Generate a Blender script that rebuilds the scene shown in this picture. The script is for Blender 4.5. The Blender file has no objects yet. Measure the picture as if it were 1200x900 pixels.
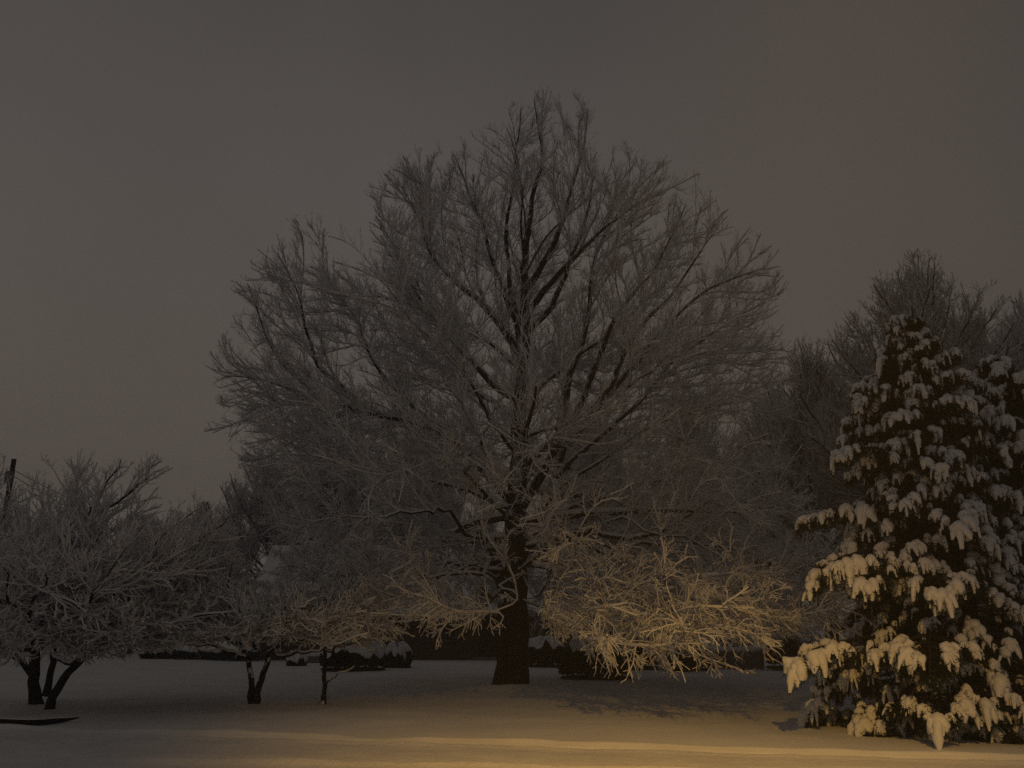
import bpy, math
import numpy as np

sc = bpy.context.scene
COL = sc.collection
RS = np.random.RandomState

# ------------------------------------------------------------------ camera
F, PITCH, CAMH = 1039.0, math.atan(285 / 1039), 1.7
cam_d = bpy.data.cameras.new('camera')
cam_d.sensor_width = 36; cam_d.lens = 36 * F / 1200
cam_d.clip_start = 0.1; cam_d.clip_end = 3000
cam = bpy.data.objects.new('camera', cam_d); COL.objects.link(cam)
cam.location = (0, 0, CAMH); cam.rotation_euler = (math.pi / 2 + PITCH, 0, 0)
sc.camera = cam

def at(px, py, y):
    """point of the place seen at pixel px,py (of 1200x900) at the distance y"""
    a, b = (px - 600) / F, -(py - 450) / F
    d = np.array([a, math.cos(PITCH) - b * math.sin(PITCH), math.sin(PITCH) + b * math.cos(PITCH)])
    return np.array([0, 0, CAMH]) + d * (y / d[1])

def on_ground(px, py, z=0.0):
    a, b = (px - 600) / F, -(py - 450) / F
    d = np.array([a, math.cos(PITCH) - b * math.sin(PITCH), math.sin(PITCH) + b * math.cos(PITCH)])
    return np.array([0, 0, CAMH]) + d * ((z - CAMH) / d[2])

# ------------------------------------------------------------------ materials
def new_mat(name):
    m = bpy.data.materials.new(name); m.use_nodes = True
    nt = m.node_tree; b = nt.nodes['Principled BSDF']
    return m, nt, b

def noise(nt, scale, detail=4, rough=.55):
    n = nt.nodes.new('ShaderNodeTexNoise'); n.inputs['Scale'].default_value = scale
    n.inputs['Detail'].default_value = detail; n.inputs['Roughness'].default_value = rough
    tc = nt.nodes.new('ShaderNodeTexCoord'); nt.links.new(tc.outputs['Object'], n.inputs['Vector'])
    return n

def ramp(nt, fac, stops):
    r = nt.nodes.new('ShaderNodeValToRGB'); e = r.color_ramp.elements
    while len(e) < len(stops): e.new(0.5)
    for el, (p, c) in zip(e, stops):
        el.position = p; el.color = (c[0], c[1], c[2], 1)
    nt.links.new(fac, r.inputs['Fac']); return r

def bump(nt, b, h, strength, dist):
    n = nt.nodes.new('ShaderNodeBump'); n.inputs['Strength'].default_value = strength
    n.inputs['Distance'].default_value = dist
    nt.links.new(h, n.inputs['Height']); nt.links.new(n.outputs['Normal'], b.inputs['Normal'])

def plain(name, c1, c2, scale, rough=.8, bs=.4, bd=.02):
    m, nt, b = new_mat(name)
    n = noise(nt, scale)
    r = ramp(nt, n.outputs['Fac'], [(.3, c1), (.7, c2)])
    nt.links.new(r.outputs['Color'], b.inputs['Base Color'])
    b.inputs['Roughness'].default_value = rough
    b.inputs['Specular IOR Level'].default_value = .2
    if bs: bump(nt, b, n.outputs['Fac'], bs, bd)
    return m

M_SNOW = plain('snow', (.76, .76, .76), (.85, .85, .85), 9, .7, .35, .03)
def ground_mat(name, sc1, sc2, s):
    m, nt, b = new_mat(name)
    n = noise(nt, sc1, 6, .6); n2 = noise(nt, sc2, 3)
    r = ramp(nt, n2.outputs['Fac'], [(.3, (.72, .715, .71)), (.7, (.83, .83, .825))])
    nt.links.new(r.outputs['Color'], b.inputs['Base Color'])
    b.inputs['Roughness'].default_value = .75; b.inputs['Specular IOR Level'].default_value = .2
    bump(nt, b, n.outputs['Fac'], s, .05)
    return m
M_LAWN = ground_mat('lawn_snow', 6, .6, .35)
M_ROAD = ground_mat('road_snow', 11, 1.2, .6)
M_BARK = plain('bark', (.012, .010, .008), (.045, .037, .030), 14, .9, .8, .04)
M_NEEDLE = plain('needles', (.010, .016, .010), (.030, .042, .022), 6, .8, 0)
M_LEAF = plain('shrub_leaf', (.010, .014, .009), (.028, .034, .020), 8, .8, 0)
M_WOOD = plain('dark_wood', (.012, .010, .009), (.03, .025, .02), 12, .9, .4, .02)
M_TRIM = plain('trim_paint', (.07, .068, .065), (.10, .095, .09), 3, .6, 0)
M_METAL = plain('lamp_metal', (.12, .12, .12), (.18, .18, .18), 5, .5, 0)
M_STONE = plain('stone', (.10, .095, .09), (.2, .19, .18), 6, .9, .5, .03)

def snowy(name, lo, hi, nsc, namp, bark=((.014, .012, .010), (.05, .042, .034))):
    """bark below, lying snow on the faces that look up, its edge broken by noise"""
    m, nt, b = new_mat(name)
    g = nt.nodes.new('ShaderNodeNewGeometry'); s = nt.nodes.new('ShaderNodeSeparateXYZ')
    nt.links.new(g.outputs['Normal'], s.inputs[0])
    n = noise(nt, nsc, 3)
    mu = nt.nodes.new('ShaderNodeMath'); mu.operation = 'MULTIPLY_ADD'
    nt.links.new(n.outputs['Fac'], mu.inputs[0]); mu.inputs[1].default_value = namp
    nt.links.new(s.outputs['Z'], mu.inputs[2])
    mr = nt.nodes.new('ShaderNodeMapRange'); mr.interpolation_type = 'SMOOTHSTEP'
    nt.links.new(mu.outputs[0], mr.inputs['Value'])
    mr.inputs['From Min'].default_value = lo + namp * .5; mr.inputs['From Max'].default_value = hi + namp * .5
    n2 = noise(nt, 12, 4)
    r = ramp(nt, n2.outputs['Fac'], [(.3, bark[0]), (.7, bark[1])])
    mx = nt.nodes.new('ShaderNodeMix'); mx.data_type = 'RGBA'
    nt.links.new(mr.outputs['Result'], mx.inputs['Factor'])
    nt.links.new(r.outputs['Color'], mx.inputs['A']); mx.inputs['B'].default_value = (.80, .80, .81, 1)
    nt.links.new(mx.outputs['Result'], b.inputs['Base Color'])
    b.inputs['Roughness'].default_value = .8; b.inputs['Specular IOR Level'].default_value = .2
    return m
M_TRUNK = snowy('trunk_bark', .55, .8, 5, .5)
M_LIMB = snowy('limb_bark', .15, .45, 6, 1.2)
M_TWIG = snowy('twig_bark', -1.2, -.3, 7, 1.6, ((.018, .017, .016), (.05, .047, .043)))
M_TWIG2 = snowy('orchard_twig_bark', -1.3, -.5, 7, .9, ((.02, .017, .014), (.06, .05, .04)))
M_PATCHY = snowy('patchy_trunk', .3, .5, 6, 2.2)
M_FARTWIG = snowy('far_twig_bark', -.9, -.1, 4, .9, ((.02, .018, .016), (.05, .044, .038)))

def brick_mat():
    m, nt, b = new_mat('brick')
    t = nt.nodes.new('ShaderNodeTexBrick'); tc = nt.nodes.new('ShaderNodeTexCoord')
    mp = nt.nodes.new('ShaderNodeMapping'); mp.inputs['Rotation'].default_value = (math.pi / 2, 0, 0)
    nt.links.new(tc.outputs['Object'], mp.inputs['Vector']); nt.links.new(mp.outputs['Vector'], t.inputs['Vector'])
    t.inputs['Scale'].default_value = 4
    t.inputs['Color1'].default_value = (.05, .024, .018, 1); t.inputs['Color2'].default_value = (.07, .036, .027, 1)
    t.inputs['Mortar'].default_value = (.09, .085, .08, 1)
    nt.links.new(t.outputs['Color'], b.inputs['Base Color']); b.inputs['Roughness'].default_value = .9
    return m
M_BRICK = brick_mat()
def glass_mat():
    m, nt, b = new_mat('window_glass')
    b.inputs['Base Color'].default_value = (.01, .011, .013, 1); b.inputs['Roughness'].default_value = .08
    return m
M_GLASS = glass_mat()

# ------------------------------------------------------------------ mesh helpers
def link_mesh(name, V, Fq, mat, parent=None, smooth=True, loc=None):
    """V (n,3), Fq list of (k, s) index arrays of s-gons"""
    me = bpy.data.meshes.new(name)
    V = np.asarray(V, np.float32)
    if loc is not None: V = V - np.asarray(loc, np.float32)
    Fq = [np.asarray(f, np.int32) for f in Fq if len(f)]
    me.vertices.add(len(V)); me.vertices.foreach_set('co', V.ravel())
    nl = sum(f.size for f in Fq); npoly = sum(len(f) for f in Fq)
    me.loops.add(nl); me.loops.foreach_set('vertex_index', np.concatenate([f.ravel() for f in Fq]))
    me.polygons.add(npoly)
    tot = np.concatenate([np.full(len(f), f.shape[1], np.int32) for f in Fq])
    st = np.concatenate([[0], np.cumsum(tot)[:-1]]).astype(np.int32)
    me.polygons.foreach_set('loop_start', st)
    me.polygons.foreach_set('use_smooth', np.full(npoly, smooth))
    me.update(calc_edges=True); me.validate()
    me.materials.append(mat)
    o = bpy.data.objects.new(name, me); COL.objects.link(o)
    if parent is not None:
        o.parent = parent
        if loc is None: o.location = -np.array(parent.location)
    elif loc is not None: o.location = loc
    return o

def tag(o, label=None, cat=None, group=None, kind=None):
    if label: o['label'] = label
    if cat: o['category'] = cat
    if group: o['group'] = group
    if kind: o['kind'] = kind
    return o

def thing(name, label, cat, loc, group=None):
    o = bpy.data.objects.new(name, None); COL.objects.link(o)
    o.location = [float(x) for x in loc]; o.empty_display_size = .2
    return tag(o, label, cat, group)

def unit(v): return v / np.maximum(np.linalg.norm(v, axis=-1, keepdims=True), 1e-9)

class Acc:
    """collects tubes, blades and sheets, links them as one mesh"""
    def __init__(s): s.V, s.Q, s.T, s.n = [], [], [], 0
    def add(s, V, Q=None, T=None):
        if Q is not None and len(Q): s.Q.append(np.asarray(Q) + s.n)
        if T is not None and len(T): s.T.append(np.asarray(T) + s.n)
        s.V.append(V); s.n += len(V)
    def tubes(s, P, R, S, jit=0, rng=None, flat=None):
        """P (B,N,3) paths, R (B,N) radii, S sides"""
        P = np.asarray(P, float); R = np.asarray(R, float)
        B, N, _ = P.shape
        if B == 0: return
        t = np.empty_like(P); t[:, 1:-1] = P[:, 2:] - P[:, :-2]; t[:, 0] = P[:, 1] - P[:, 0]; t[:, -1] = P[:, -1] - P[:, -2]
        t = unit(t)
        m = unit(P[:, -1] - P[:, 0])
        ref = np.where(np.abs(m[:, 2:3]) < .8, np.array([[0, 0, 1.]]), np.array([[1., 0, 0]]))
        ref = np.broadcast_to(ref[:, None], P.shape)
        n = unit(ref - (ref * t).sum(-1, keepdims=True) * t); b = np.cross(t, n)
        a = np.arange(S) * 2 * np.pi / S
        ring = n[:, :, None] * np.cos(a)[None, None, :, None] + b[:, :, None] * np.sin(a)[None, None, :, None]
        rr = R[:, :, None, None] * (1 if not jit else 1 + jit * rng.uniform(-1, 1, (B, N, S, 1)))
        off = ring * rr
        if flat: off = off * np.array([1, 1, flat])
        V = P[:, :, None] + off
        base = (np.arange(B) * N * S)[:, None, None] + (np.arange(N - 1) * S)[None, :, None]
        k = np.arange(S)[None, None]; k2 = (k + 1) % S
        Q = np.stack([base + k, base + k2, base + S + k2, base + S + k], -1).reshape(-1, 4)
        s.add(V.reshape(-1, 3), Q)
        # end caps as fans round the end points
        if S > 4:
            for e in (0, N - 1):
                Vc = np.concatenate([V[:, e], P[:, e][:, None]], 1)
                bb = (np.arange(B) * (S + 1))[:, None]; kk = np.arange(S)[None]
                T = np.stack([bb + kk, bb + (kk + 1) % S, bb + S + 0 * kk], -1).reshape(-1, 3)
                s.add(Vc.reshape(-1, 3), None, T)
    def blades(s, p, d, w):
        """triangular blades: base p, length vector d, half width vector w"""
        V = np.stack([p - w, p + w, p + d], 1).reshape(-1, 3)
        s.add(V, None, np.arange(len(V)).reshape(-1, 3))
    def quads(s, p, u, v):
        V = np.stack([p - u - v, p + u - v, p + u + v, p - u + v], 1).reshape(-1, 3)
        s.add(V, np.arange(len(V)).reshape(-1, 4))
    def box(s, c, d):
        c, d = np.array(c, float), np.array(d, float) / 2
        sg = np.array([[-1, -1, -1], [1, -1, -1], [1, 1, -1], [-1, 1, -1], [-1, -1, 1], [1, -1, 1], [1, 1, 1], [-1, 1, 1]])
        s.add(c + sg * d, [[0, 3, 2, 1], [4, 5, 6, 7], [0, 1, 5, 4], [1, 2, 6, 5], [2, 3, 7, 6], [3, 0, 4, 7]])
    def prism(s, poly, a, b):
        """closed outline poly (k,3) swept from offset a to offset b"""
        poly = np.array(poly, float); k = len(poly)
        s.add(np.concatenate([poly + a, poly + b]), [[i, (i + 1) % k, k + (i + 1) % k, k + i] for i in range(k)],
              [[0, i + 1, i] for i in range(1, k - 1)] + [[k, k + i, k + i + 1] for i in range(1, k - 1)])
    def build(s, name, mat, parent=None, smooth=True, loc=None):
        return link_mesh(name, np.concatenate(s.V), [np.concatenate(f) for f in (s.Q, s.T) if f], mat, parent, smooth, loc)

# ------------------------------------------------------------------ tree growth
def smooth_path(pts, N, rng, jit):
    pts = np.array(pts, float)
    seg = np.linalg.norm(np.diff(pts, axis=0), axis=1); s = np.concatenate([[0], np.cumsum(seg)])
    u = np.linspace(0, s[-1], N)
    out = np.stack([np.interp(u, s, pts[:, i]) for i in range(3)], 1)
    for _ in range(2): out[1:-1] = (out[:-2] + 2 * out[1:-1] + out[2:]) / 4
    w = np.cumsum(rng.normal(0, 1, (N, 3)), 0); w -= np.linspace(0, 1, N)[:, None] * w[-1]
    out[1:-1] += w[1:-1] * jit * s[-1] / N
    return out

def resample_cut(P, f):
    n = len(P); x = np.linspace(0, f * (n - 1), n); return np.stack([np.interp(x, np.arange(n), P[:, i]) for i in range(3)], 1)

def lengths(P): return np.linalg.norm(np.diff(P, axis=1), axis=2).sum(1)

def sample(P, R, idx, t):
    N = P.shape[1]; x = t * (N - 1); i = np.minimum(x.astype(int), N - 2); f = (x - i)[:, None]
    a, b = P[idx, i], P[idx, i + 1]
    return a + (b - a) * f, unit(b - a), R[idx, i] * (1 - f[:, 0]) + R[idx, i + 1] * f[:, 0]

def march(p0, d0, L, N, wander, trop, rng_noise):
    B = len(p0); P = np.empty((B, N, 3)); P[:, 0] = p0; d = d0.copy(); st = (L / (N - 1))[:, None]
    for i in range(1, N):
        d = d + rng_noise[:, i] * wander
        d[:, 2] += trop(P[:, i - 1])
        d = unit(d); P[:, i] = P[:, i - 1] + d * st
    return P

def grow(P, R, rng, dens, t0, t1, ang, lf, lmin, lmax, N, env, trop, wander, rk, rmin, centre, bias_up=.2, bias_out=.4, nmin=1, lpow=1.0):
    L0 = lengths(P)
    cnt = np.maximum(nmin, np.floor(dens * L0 + rng.rand(len(P)))).astype(int)
    idx = np.repeat(np.arange(len(P)), cnt)
    t = rng.uniform(t0, t1, len(idx))
    p, tan, rp = sample(P, R, idx, t)
    q = rng.normal(0, 1, (len(idx), 3)); q[:, 2] += bias_up
    q += bias_out * unit(p - centre)
    q = unit(q - (q * tan).sum(-1, keepdims=True) * tan)
    a = np.radians(rng.normal(ang, 10, len(idx)))[:, None]
    d = unit(tan * np.cos(a) + q * np.sin(a))
    L = np.clip(lf * L0[idx] ** lpow * (1.05 - .75 * t) * rng.uniform(.6, 1.25, len(idx)), lmin, lmax)
    nz = rng.normal(0, 1, (len(idx), N, 3))
    C = march(p, d, L, N, wander, trop, nz)
    if env is not None:
        ins = env(C.reshape(-1, 3), rng).reshape(len(C), N); ins[:, 0] = True
        k = np.where(ins.all(1), N - 1, np.argmin(ins, 1) - 1 + .5)
        L = L * np.maximum(k, .25) / (N - 1)
        C = march(p, d, L, N, wander, trop, nz)
        keep = L > lmin * .45
        C, L, rp = C[keep], L[keep], rp[keep]
    r0 = np.minimum(rp * .75, rk * L + rmin); r0 = np.maximum(r0, rmin)
    Rr = r0[:, None] * np.linspace(1, .45, N)[None]
    return C, np.maximum(Rr, rmin * .6)

def snow_on(acc, P, R, S, k=.75, rmin=.012, gain=.72):
    t = np.empty_like(P); t[:, 1:-1] = P[:, 2:] - P[:, :-2]; t[:, 0] = P[:, 1] - P[:, 0]; t[:, -1] = P[:, -1] - P[:, -2]
    t = unit(t); hz = np.sqrt(np.maximum(0, 1 - t[..., 2] ** 2))
    w = np.clip((hz - .5) / .4, 0, 1)
    C = P.copy(); C[..., 2] += R * k * w
    acc.tubes(C, np.where(w > 0, (R * gain + rmin) * w, R * .3), S)

def in_poly(x, z, poly):
    r = np.zeros(len(x), bool); px, pz = poly[:, 0], poly[:, 1]; j = len(poly) - 1
    for i in range(len(poly)):
        c = (pz[i] > z) != (pz[j] > z)
        r ^= c & (x < (px[j] - px[i]) * (z - pz[i]) / (pz[j] - pz[i] + 1e-12) + px[i]); j = i
    return r

def outline_env(left, right, D, depth=.8, slack=.06, floor=None, poly=None):
    l = np.array([at(x, y, D) for y, x in left]); r = np.array([at(x, y, D) for y, x in right])
    l, r = l[np.argsort(l[:, 2])], r[np.argsort(r[:, 2])]
    zl, zh = max(l[0, 2], r[0, 2]), max(l[-1, 2], r[-1, 2])
    def env(p, rng):
        xl, xr = np.interp(p[:, 2], l[:, 2], l[:, 0]), np.interp(p[:, 2], r[:, 2], r[:, 0])
        c, h = (xl + xr) / 2, np.maximum((xr - xl) / 2, .15)
        dy = p[:, 1] - D; e = ((p[:, 0] - c) / h) ** 2 + (dy / (h * (depth(p[:, 2], dy) if callable(depth) else depth) + .3)) ** 2
        ok = (e < 1 + slack * rng.normal(0, 1, len(p))) & (p[:, 2] < zh + .1 * rng.normal(0, 1, len(p)))
        zb = zl if floor is None else floor(p)
        if poly is not None: ok &= in_poly(p[:, 0] + .07 * rng.normal(0, 1, len(p)), p[:, 2] + .07 * rng.normal(0, 1, len(p)), poly)
        return ok & (p[:, 2] > zb + .12 * rng.normal(0, 1, len(p)))
    return env

def px_path(pts, D):
    return [at(x, y, D + (q[0] if q else 0)) for x, y, *q in pts]

def finish_tree(root, trunks, limbs, lv, tw_mat, limb_mat, snow=True, trunk_name='trunk', tmat=None):
    """trunks/limbs: (path, radii); lv: list of (P,R,S) for the crown"""
    a = Acc()
    for P, R in trunks:
        f = np.linspace(0, len(P) - 1, len(P) * 4); P4 = np.stack([np.interp(f, np.arange(len(P)), P[:, k]) for k in range(3)], 1)
        n_before = a.n; a.tubes(P4[None], np.interp(f, np.arange(len(P)), R)[None], 36)
        V = a.V[-3] if len(a.V) >= 3 else a.V[0]
        c = np.repeat(P4, 36, 0); o_ = V - c; th = np.tile(np.arange(36) * 2 * np.pi / 36, len(P4)); hz = V[:, 2]
        k_ = 1 + .07 * np.sin(9 * th + 1.3 * np.sin(2.1 * hz)) + .05 * np.sin(14 * th - 2.5 * hz) + .04 * np.sin(5 * hz + 3 * th)
        fl = np.clip(1 - (hz - P4[0, 2]) / .6, 0, 1) ** 2; k_ = k_ + fl * (.2 * np.sin(5 * th + 1) + .04)
        V[:] = c + o_ * k_[:, None]
    a.build(trunk_name, tmat or M_TRUNK, root)
    for P, R in limbs:
        a = Acc(); a.tubes(P[None], R[None], 9)
        lo = a.build('limb', limb_mat, root)
        if snow:
            b = Acc(); snow_on(b, P[None], R[None], 8); b.build('snow_cover', M_SNOW, lo)
    a = Acc()
    for P, R, S in lv: a.tubes(P, R, S)
    return a.build('crown', tw_mat, root)

def fbm3(p, seed, k, oct=3):
    r = RS(seed); z = 0; a = 1.0
    for o in range(oct):
        for _ in range(4):
            d = unit(r.normal(0, 1, 3)); z = z + a * np.sin(k * r.uniform(.7, 1.4) * (p @ d) + r.uniform(0, 6.28)) / 4
        k *= 2.1; a *= .55
    return z

def colonize(nodes, par, dirs, att, di, dk, step, inertia, trop, rng, iters, cen, out, env):
    nodes, par, dirs = list(nodes), list(par), list(dirs); N0 = len(nodes)
    A = att.copy(); nd = np.full(len(A), 1e9); ni = np.zeros(len(A), int)
    def upd(new, off):
        nonlocal nd, ni
        for c in range(0, len(new), 400):
            q = new[c:c + 400]; d = np.linalg.norm(A[:, None] - q[None], axis=2); j = d.argmin(1); dm = d[np.arange(len(A)), j]
            m = dm < nd; nd[m] = dm[m]; ni[m] = off + c + j[m]
    upd(np.array(nodes), 0); kids = {}
    for it in range(iters):
        k = nd > dk; A, nd, ni = A[k], nd[k], ni[k]
        sel = nd < di
        if not sel.any(): break
        NN = np.array(nodes); acc = np.zeros((len(NN), 3)); np.add.at(acc, ni[sel], unit(A[sel] - NN[ni[sel]]))
        g = np.unique(ni[sel]); g = np.array([x for x in g if kids.get(x, 0) < (2 if x < N0 else 3)], int)
        if not len(g): break
        d = unit(acc[g]) + np.interp(NN[g][:, 2:3], [3.5, 6.5], [.55, inertia]) * np.array(dirs)[g] + rng.normal(0, 1, (len(g), 3)) * np.interp(NN[g][:, 2:3], [3.5, 6], [.24, .06]); d += out * unit(NN[g] - cen); d[:, 2] += trop(NN[g]); d = unit(d)
        ok = (d * unit(NN[g] - cen)).sum(1) > np.interp(NN[g][:, 2], [3, 6], [-.1, .5]); ok &= env(NN[g] + d * step * 1.5, rng) | (NN[g][:, 2] < 4); g, d = g[ok], d[ok]
        if not len(g): break
        new = NN[g] + d * step; off = len(nodes)
        for x, q, dd in zip(g, new, d):
            kids[x] = kids.get(x, 0) + 1; nodes.append(q); par.append(x); dirs.append(dd)
        upd(new, off)
    return np.array(nodes), np.array(par)

def chains(nodes, par, n0, tip, power):
    n = len(nodes); acc = np.zeros(n); main = np.full(n, -1); best = np.zeros(n); r = np.zeros(n)
    for i in range(n - 1, n0 - 1, -1):
        r[i] = acc[i] ** (1 / power) if acc[i] > 0 else tip
        p = par[i]; acc[p] += r[i] ** power
        if r[i] > best[p]: best[p] = r[i]; main[p] = i
    out = {}
    for i in range(n0, n):
        p = par[i]
        if p >= n0 and main[p] == i: continue
        c = [p, i]
        while main[c[-1]] >= 0: c.append(main[c[-1]])
        P = nodes[c].copy(); R = r[c]; R[0] = R[1]
        for _ in range(2):
            if len(P) > 2: P[1:-1] = (P[:-2] + 2 * P[1:-1] + P[2:]) / 4
        N = next(b for b in (3, 5, 8, 12, 18, 30, 60, 999) if len(c) <= b); N = min(N, 30)
        x = np.linspace(0, len(c) - 1, N); f = np.arange(len(c))
        out.setdefault(N, []).append((np.stack([np.interp(x, f, P[:, k]) for k in range(3)], 1), np.interp(x, f, R)))
    return [(np.stack([a for a, _ in v]), np.stack([b for _, b in v])) for v in out.values()]

def grow_many(lv, *a, **k):
    C = [grow(P, R, *a, **k) for P, R in lv]; return np.concatenate([c[0] for c in C]), np.concatenate([c[1] for c in C])

# ------------------------------------------------------------------ 1. the big tree
def big_tree():
    rng = RS(7); D = 27.6
    left = [(110, 628), (150, 590), (175, 545), (205, 505), (230, 450), (290, 400), (305, 330), (335, 298), (385, 262), (440, 252), (480, 265), (530, 265),
            (570, 300), (620, 340), (680, 365), (730, 400), (765, 560), (785, 600)]
    right = [(110, 685), (150, 695), (215, 692), (224, 750), (245, 815), (300, 862), (312, 893), (345, 915), (400, 908), (430, 925), (520, 932),
             (600, 935), (660, 940), (735, 930), (765, 800), (785, 640)]
    def floor(p):
        d = np.hypot(p[:, 0], p[:, 1] - D); side = p[:, 0]
        return np.where(side > 0, 2.5 - .19 * np.minimum(d, 9), 2.9 - .16 * np.minimum(d, 9))
    left = [(y, x - 12) for y, x in left]; right = [(y, x + 12) for y, x in right]
    OUT = np.array([at(x, y, D) for x, y in [(610, 112), (640, 104), (672, 112), (703, 118), (712, 150), (698, 185), (690, 216), (722, 230), (760, 214), (800, 208), (820, 214),
        (832, 240), (855, 258), (862, 298), (888, 305), (906, 325), (914, 350), (896, 385), (905, 410), (930, 430), (935, 520), (938, 600), (945, 660), (930, 735), (850, 800), (760, 800),
        (560, 810), (400, 790), (360, 720), (345, 650), (315, 600), (275, 565), (262, 532), (285, 505), (262, 480), (250, 440), (262, 400), (285, 330), (305, 312), (325, 276), (345, 298),
        (368, 285), (390, 285), (405, 300), (420, 262), (410, 225), (430, 212), (470, 198), (490, 215), (515, 200), (522, 165), (545, 152), (565, 155), (592, 130)]])[:, [0, 2]]
    env = outline_env(left, right, D, lambda z, dy: np.where(dy < 0, np.interp(z, [2.5, 5, 7, 9, 12, 15], [1.3, 1.0, .78, .6, .5, .8]), .95), .05, floor, OUT)
    base = on_ground(600, 806)
    root = thing('deciduous_tree', 'tallest tree, bare and wide spreading, snow on every twig, in the middle of the lawn', 'tree', base)
    tp = px_path([(599, 810), (599, 760), (598, 710), (600, 660), (605, 600), (610, 540), (613, 480), (616, 420), (617, 370), (619, 320), (622, 270)], D)
    T = smooth_path(tp, 30, rng, .12)
    tr = np.interp(np.linspace(0, 1, 30), [0, .04, .12, .3, .45, .7, 1], [.42, .37, .35, .30, .25, .16, .03])
    T2 = smooth_path(px_path([(587, 808, -.3), (587, 740, -.15), (592, 700, 0), (585, 665, -.1), (570, 640, -.3), (560, 620, -.6)], D), 14, rng, .1)
    r2 = np.interp(np.linspace(0, 1, 14), [0, .15, .5, 1], [.26, .19, .22, .13])
    G = [  # traced limbs: start radius, then pixel points with a depth offset
        (.17, [(617, 335), (628, 255), (640, 180), (626, 112)]),
        (.15, [(617, 345), (655, 245), (680, 180), (690, 120)]),
        (.15, [(617, 390), (650, 360), (672, 290), (690, 220, -1), (704, 140, -1)]),
        (.14, [(615, 430), (602, 370), (591, 285), (598, 185), (612, 112)]),
        (.15, [(616, 400), (585, 355), (563, 260), (545, 195), (528, 172)]),
        (.16, [(616, 385), (640, 330, -1), (700, 280, -2), (770, 217, -2)]),
        (.18, [(615, 430), (585, 385, -.5), (540, 340, -1), (500, 305, -1), (470, 210, -1)]),
        (.17, [(612, 470), (560, 420, .5), (500, 370, 1), (478, 335, 1), (450, 270, 1), (410, 218, 1)]),
        (.15, [(608, 540), (590, 525, -1), (568, 490, -2), (548, 460, -3), (500, 400, -4), (440, 320, -4.5)]),
        (.17, [(606, 560), (540, 520, 1), (470, 470, 1), (430, 420, 1), (395, 350, 1), (350, 285, 1)]),
        (.18, [(604, 590), (540, 505, -1), (470, 480, -1), (415, 482, -1), (365, 470, -1), (310, 455, -1), (252, 440, -1)]),
        (.11, [(440, 481, -1), (385, 440, -1), (362, 400, -1), (350, 350, -1), (322, 288, -1)]),
        (.10, [(390, 476, -1), (330, 430, 0), (305, 380, 0), (288, 325, 0)]),
        (.17, [(602, 612), (560, 588, -2), (542, 603, -3), (533, 592, -3.5), (533, 578, -4), (500, 575, -5), (440, 566, -5.5), (370, 562, -5.5)]),
        (.14, [(565, 630, -.5), (540, 618, -2), (500, 610, -3.5), (455, 611, -4), (415, 600, -4.5), (360, 610, -5)]),
        (.13, [(604, 600), (560, 585, 2), (480, 560, 3), (380, 540, 3), (290, 528, 3)]),
        (.15, [(575, 645, -.3), (540, 640, -2), (510, 665, -4), (470, 690, -4.5), (430, 700, -4.8), (370, 695, -4.8)]),
        (.12, [(590, 690, -.2), (565, 680, -2), (535, 700, -3.5), (500, 715, -4.5), (455, 740, -5)]),
        (.10, [(590, 690, -.2), (560, 705, -1), (520, 715, -2), (470, 720, -2.5), (400, 745, -3)]),
        (.22, [(607, 600), (640, 560), (664, 510, -.5), (668, 440, -.5), (676, 390, -.5), (690, 300, -.5), (740, 228, -.5)]),
        (.17, [(655, 540), (672, 500), (690, 455), (706, 410), (735, 360), (790, 280), (818, 208)]),
        (.16, [(665, 520), (695, 478, -1), (722, 440, -1), (738, 405, -1), (775, 355, -1.5), (845, 262, -1.5)]),
        (.14, [(695, 478, -1), (730, 445, -1), (765, 395, -1), (820, 345, -1), (900, 312, -1)]),
        (.15, [(650, 560), (690, 520, 1), (725, 495, 1), (780, 440, 1), (840, 390, 1), (912, 348, 1)]),
        (.14, [(607, 620), (680, 560, -2), (740, 520, -3), (800, 490, -4), (860, 470, -4), (915, 455, -4)]),
        (.14, [(605, 640), (680, 600, 2), (760, 570, 3), (850, 540, 3), (930, 520, 3)]),
        (.15, [(604, 650), (660, 620, -1), (720, 612, -2), (800, 600, -3), (870, 590, -3), (930, 600, -3)]),
        (.15, [(602, 665), (650, 640, -1.5), (700, 640, -3), (770, 655, -4.5), (840, 665, -5), (920, 690, -5)]),
        (.14, [(604, 660), (650, 655, -3), (690, 680, -6), (740, 700, -8.5), (800, 728, -10), (850, 735, -10.5)]),
        (.11, [(604, 660), (640, 665, -2), (665, 690, -5), (665, 730, -7.5), (638, 772, -8.5)]),
        (.12, [(604, 665), (680, 660, 0), (760, 690, -1), (830, 720, -2), (915, 740, -2)]),
    ]
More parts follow.
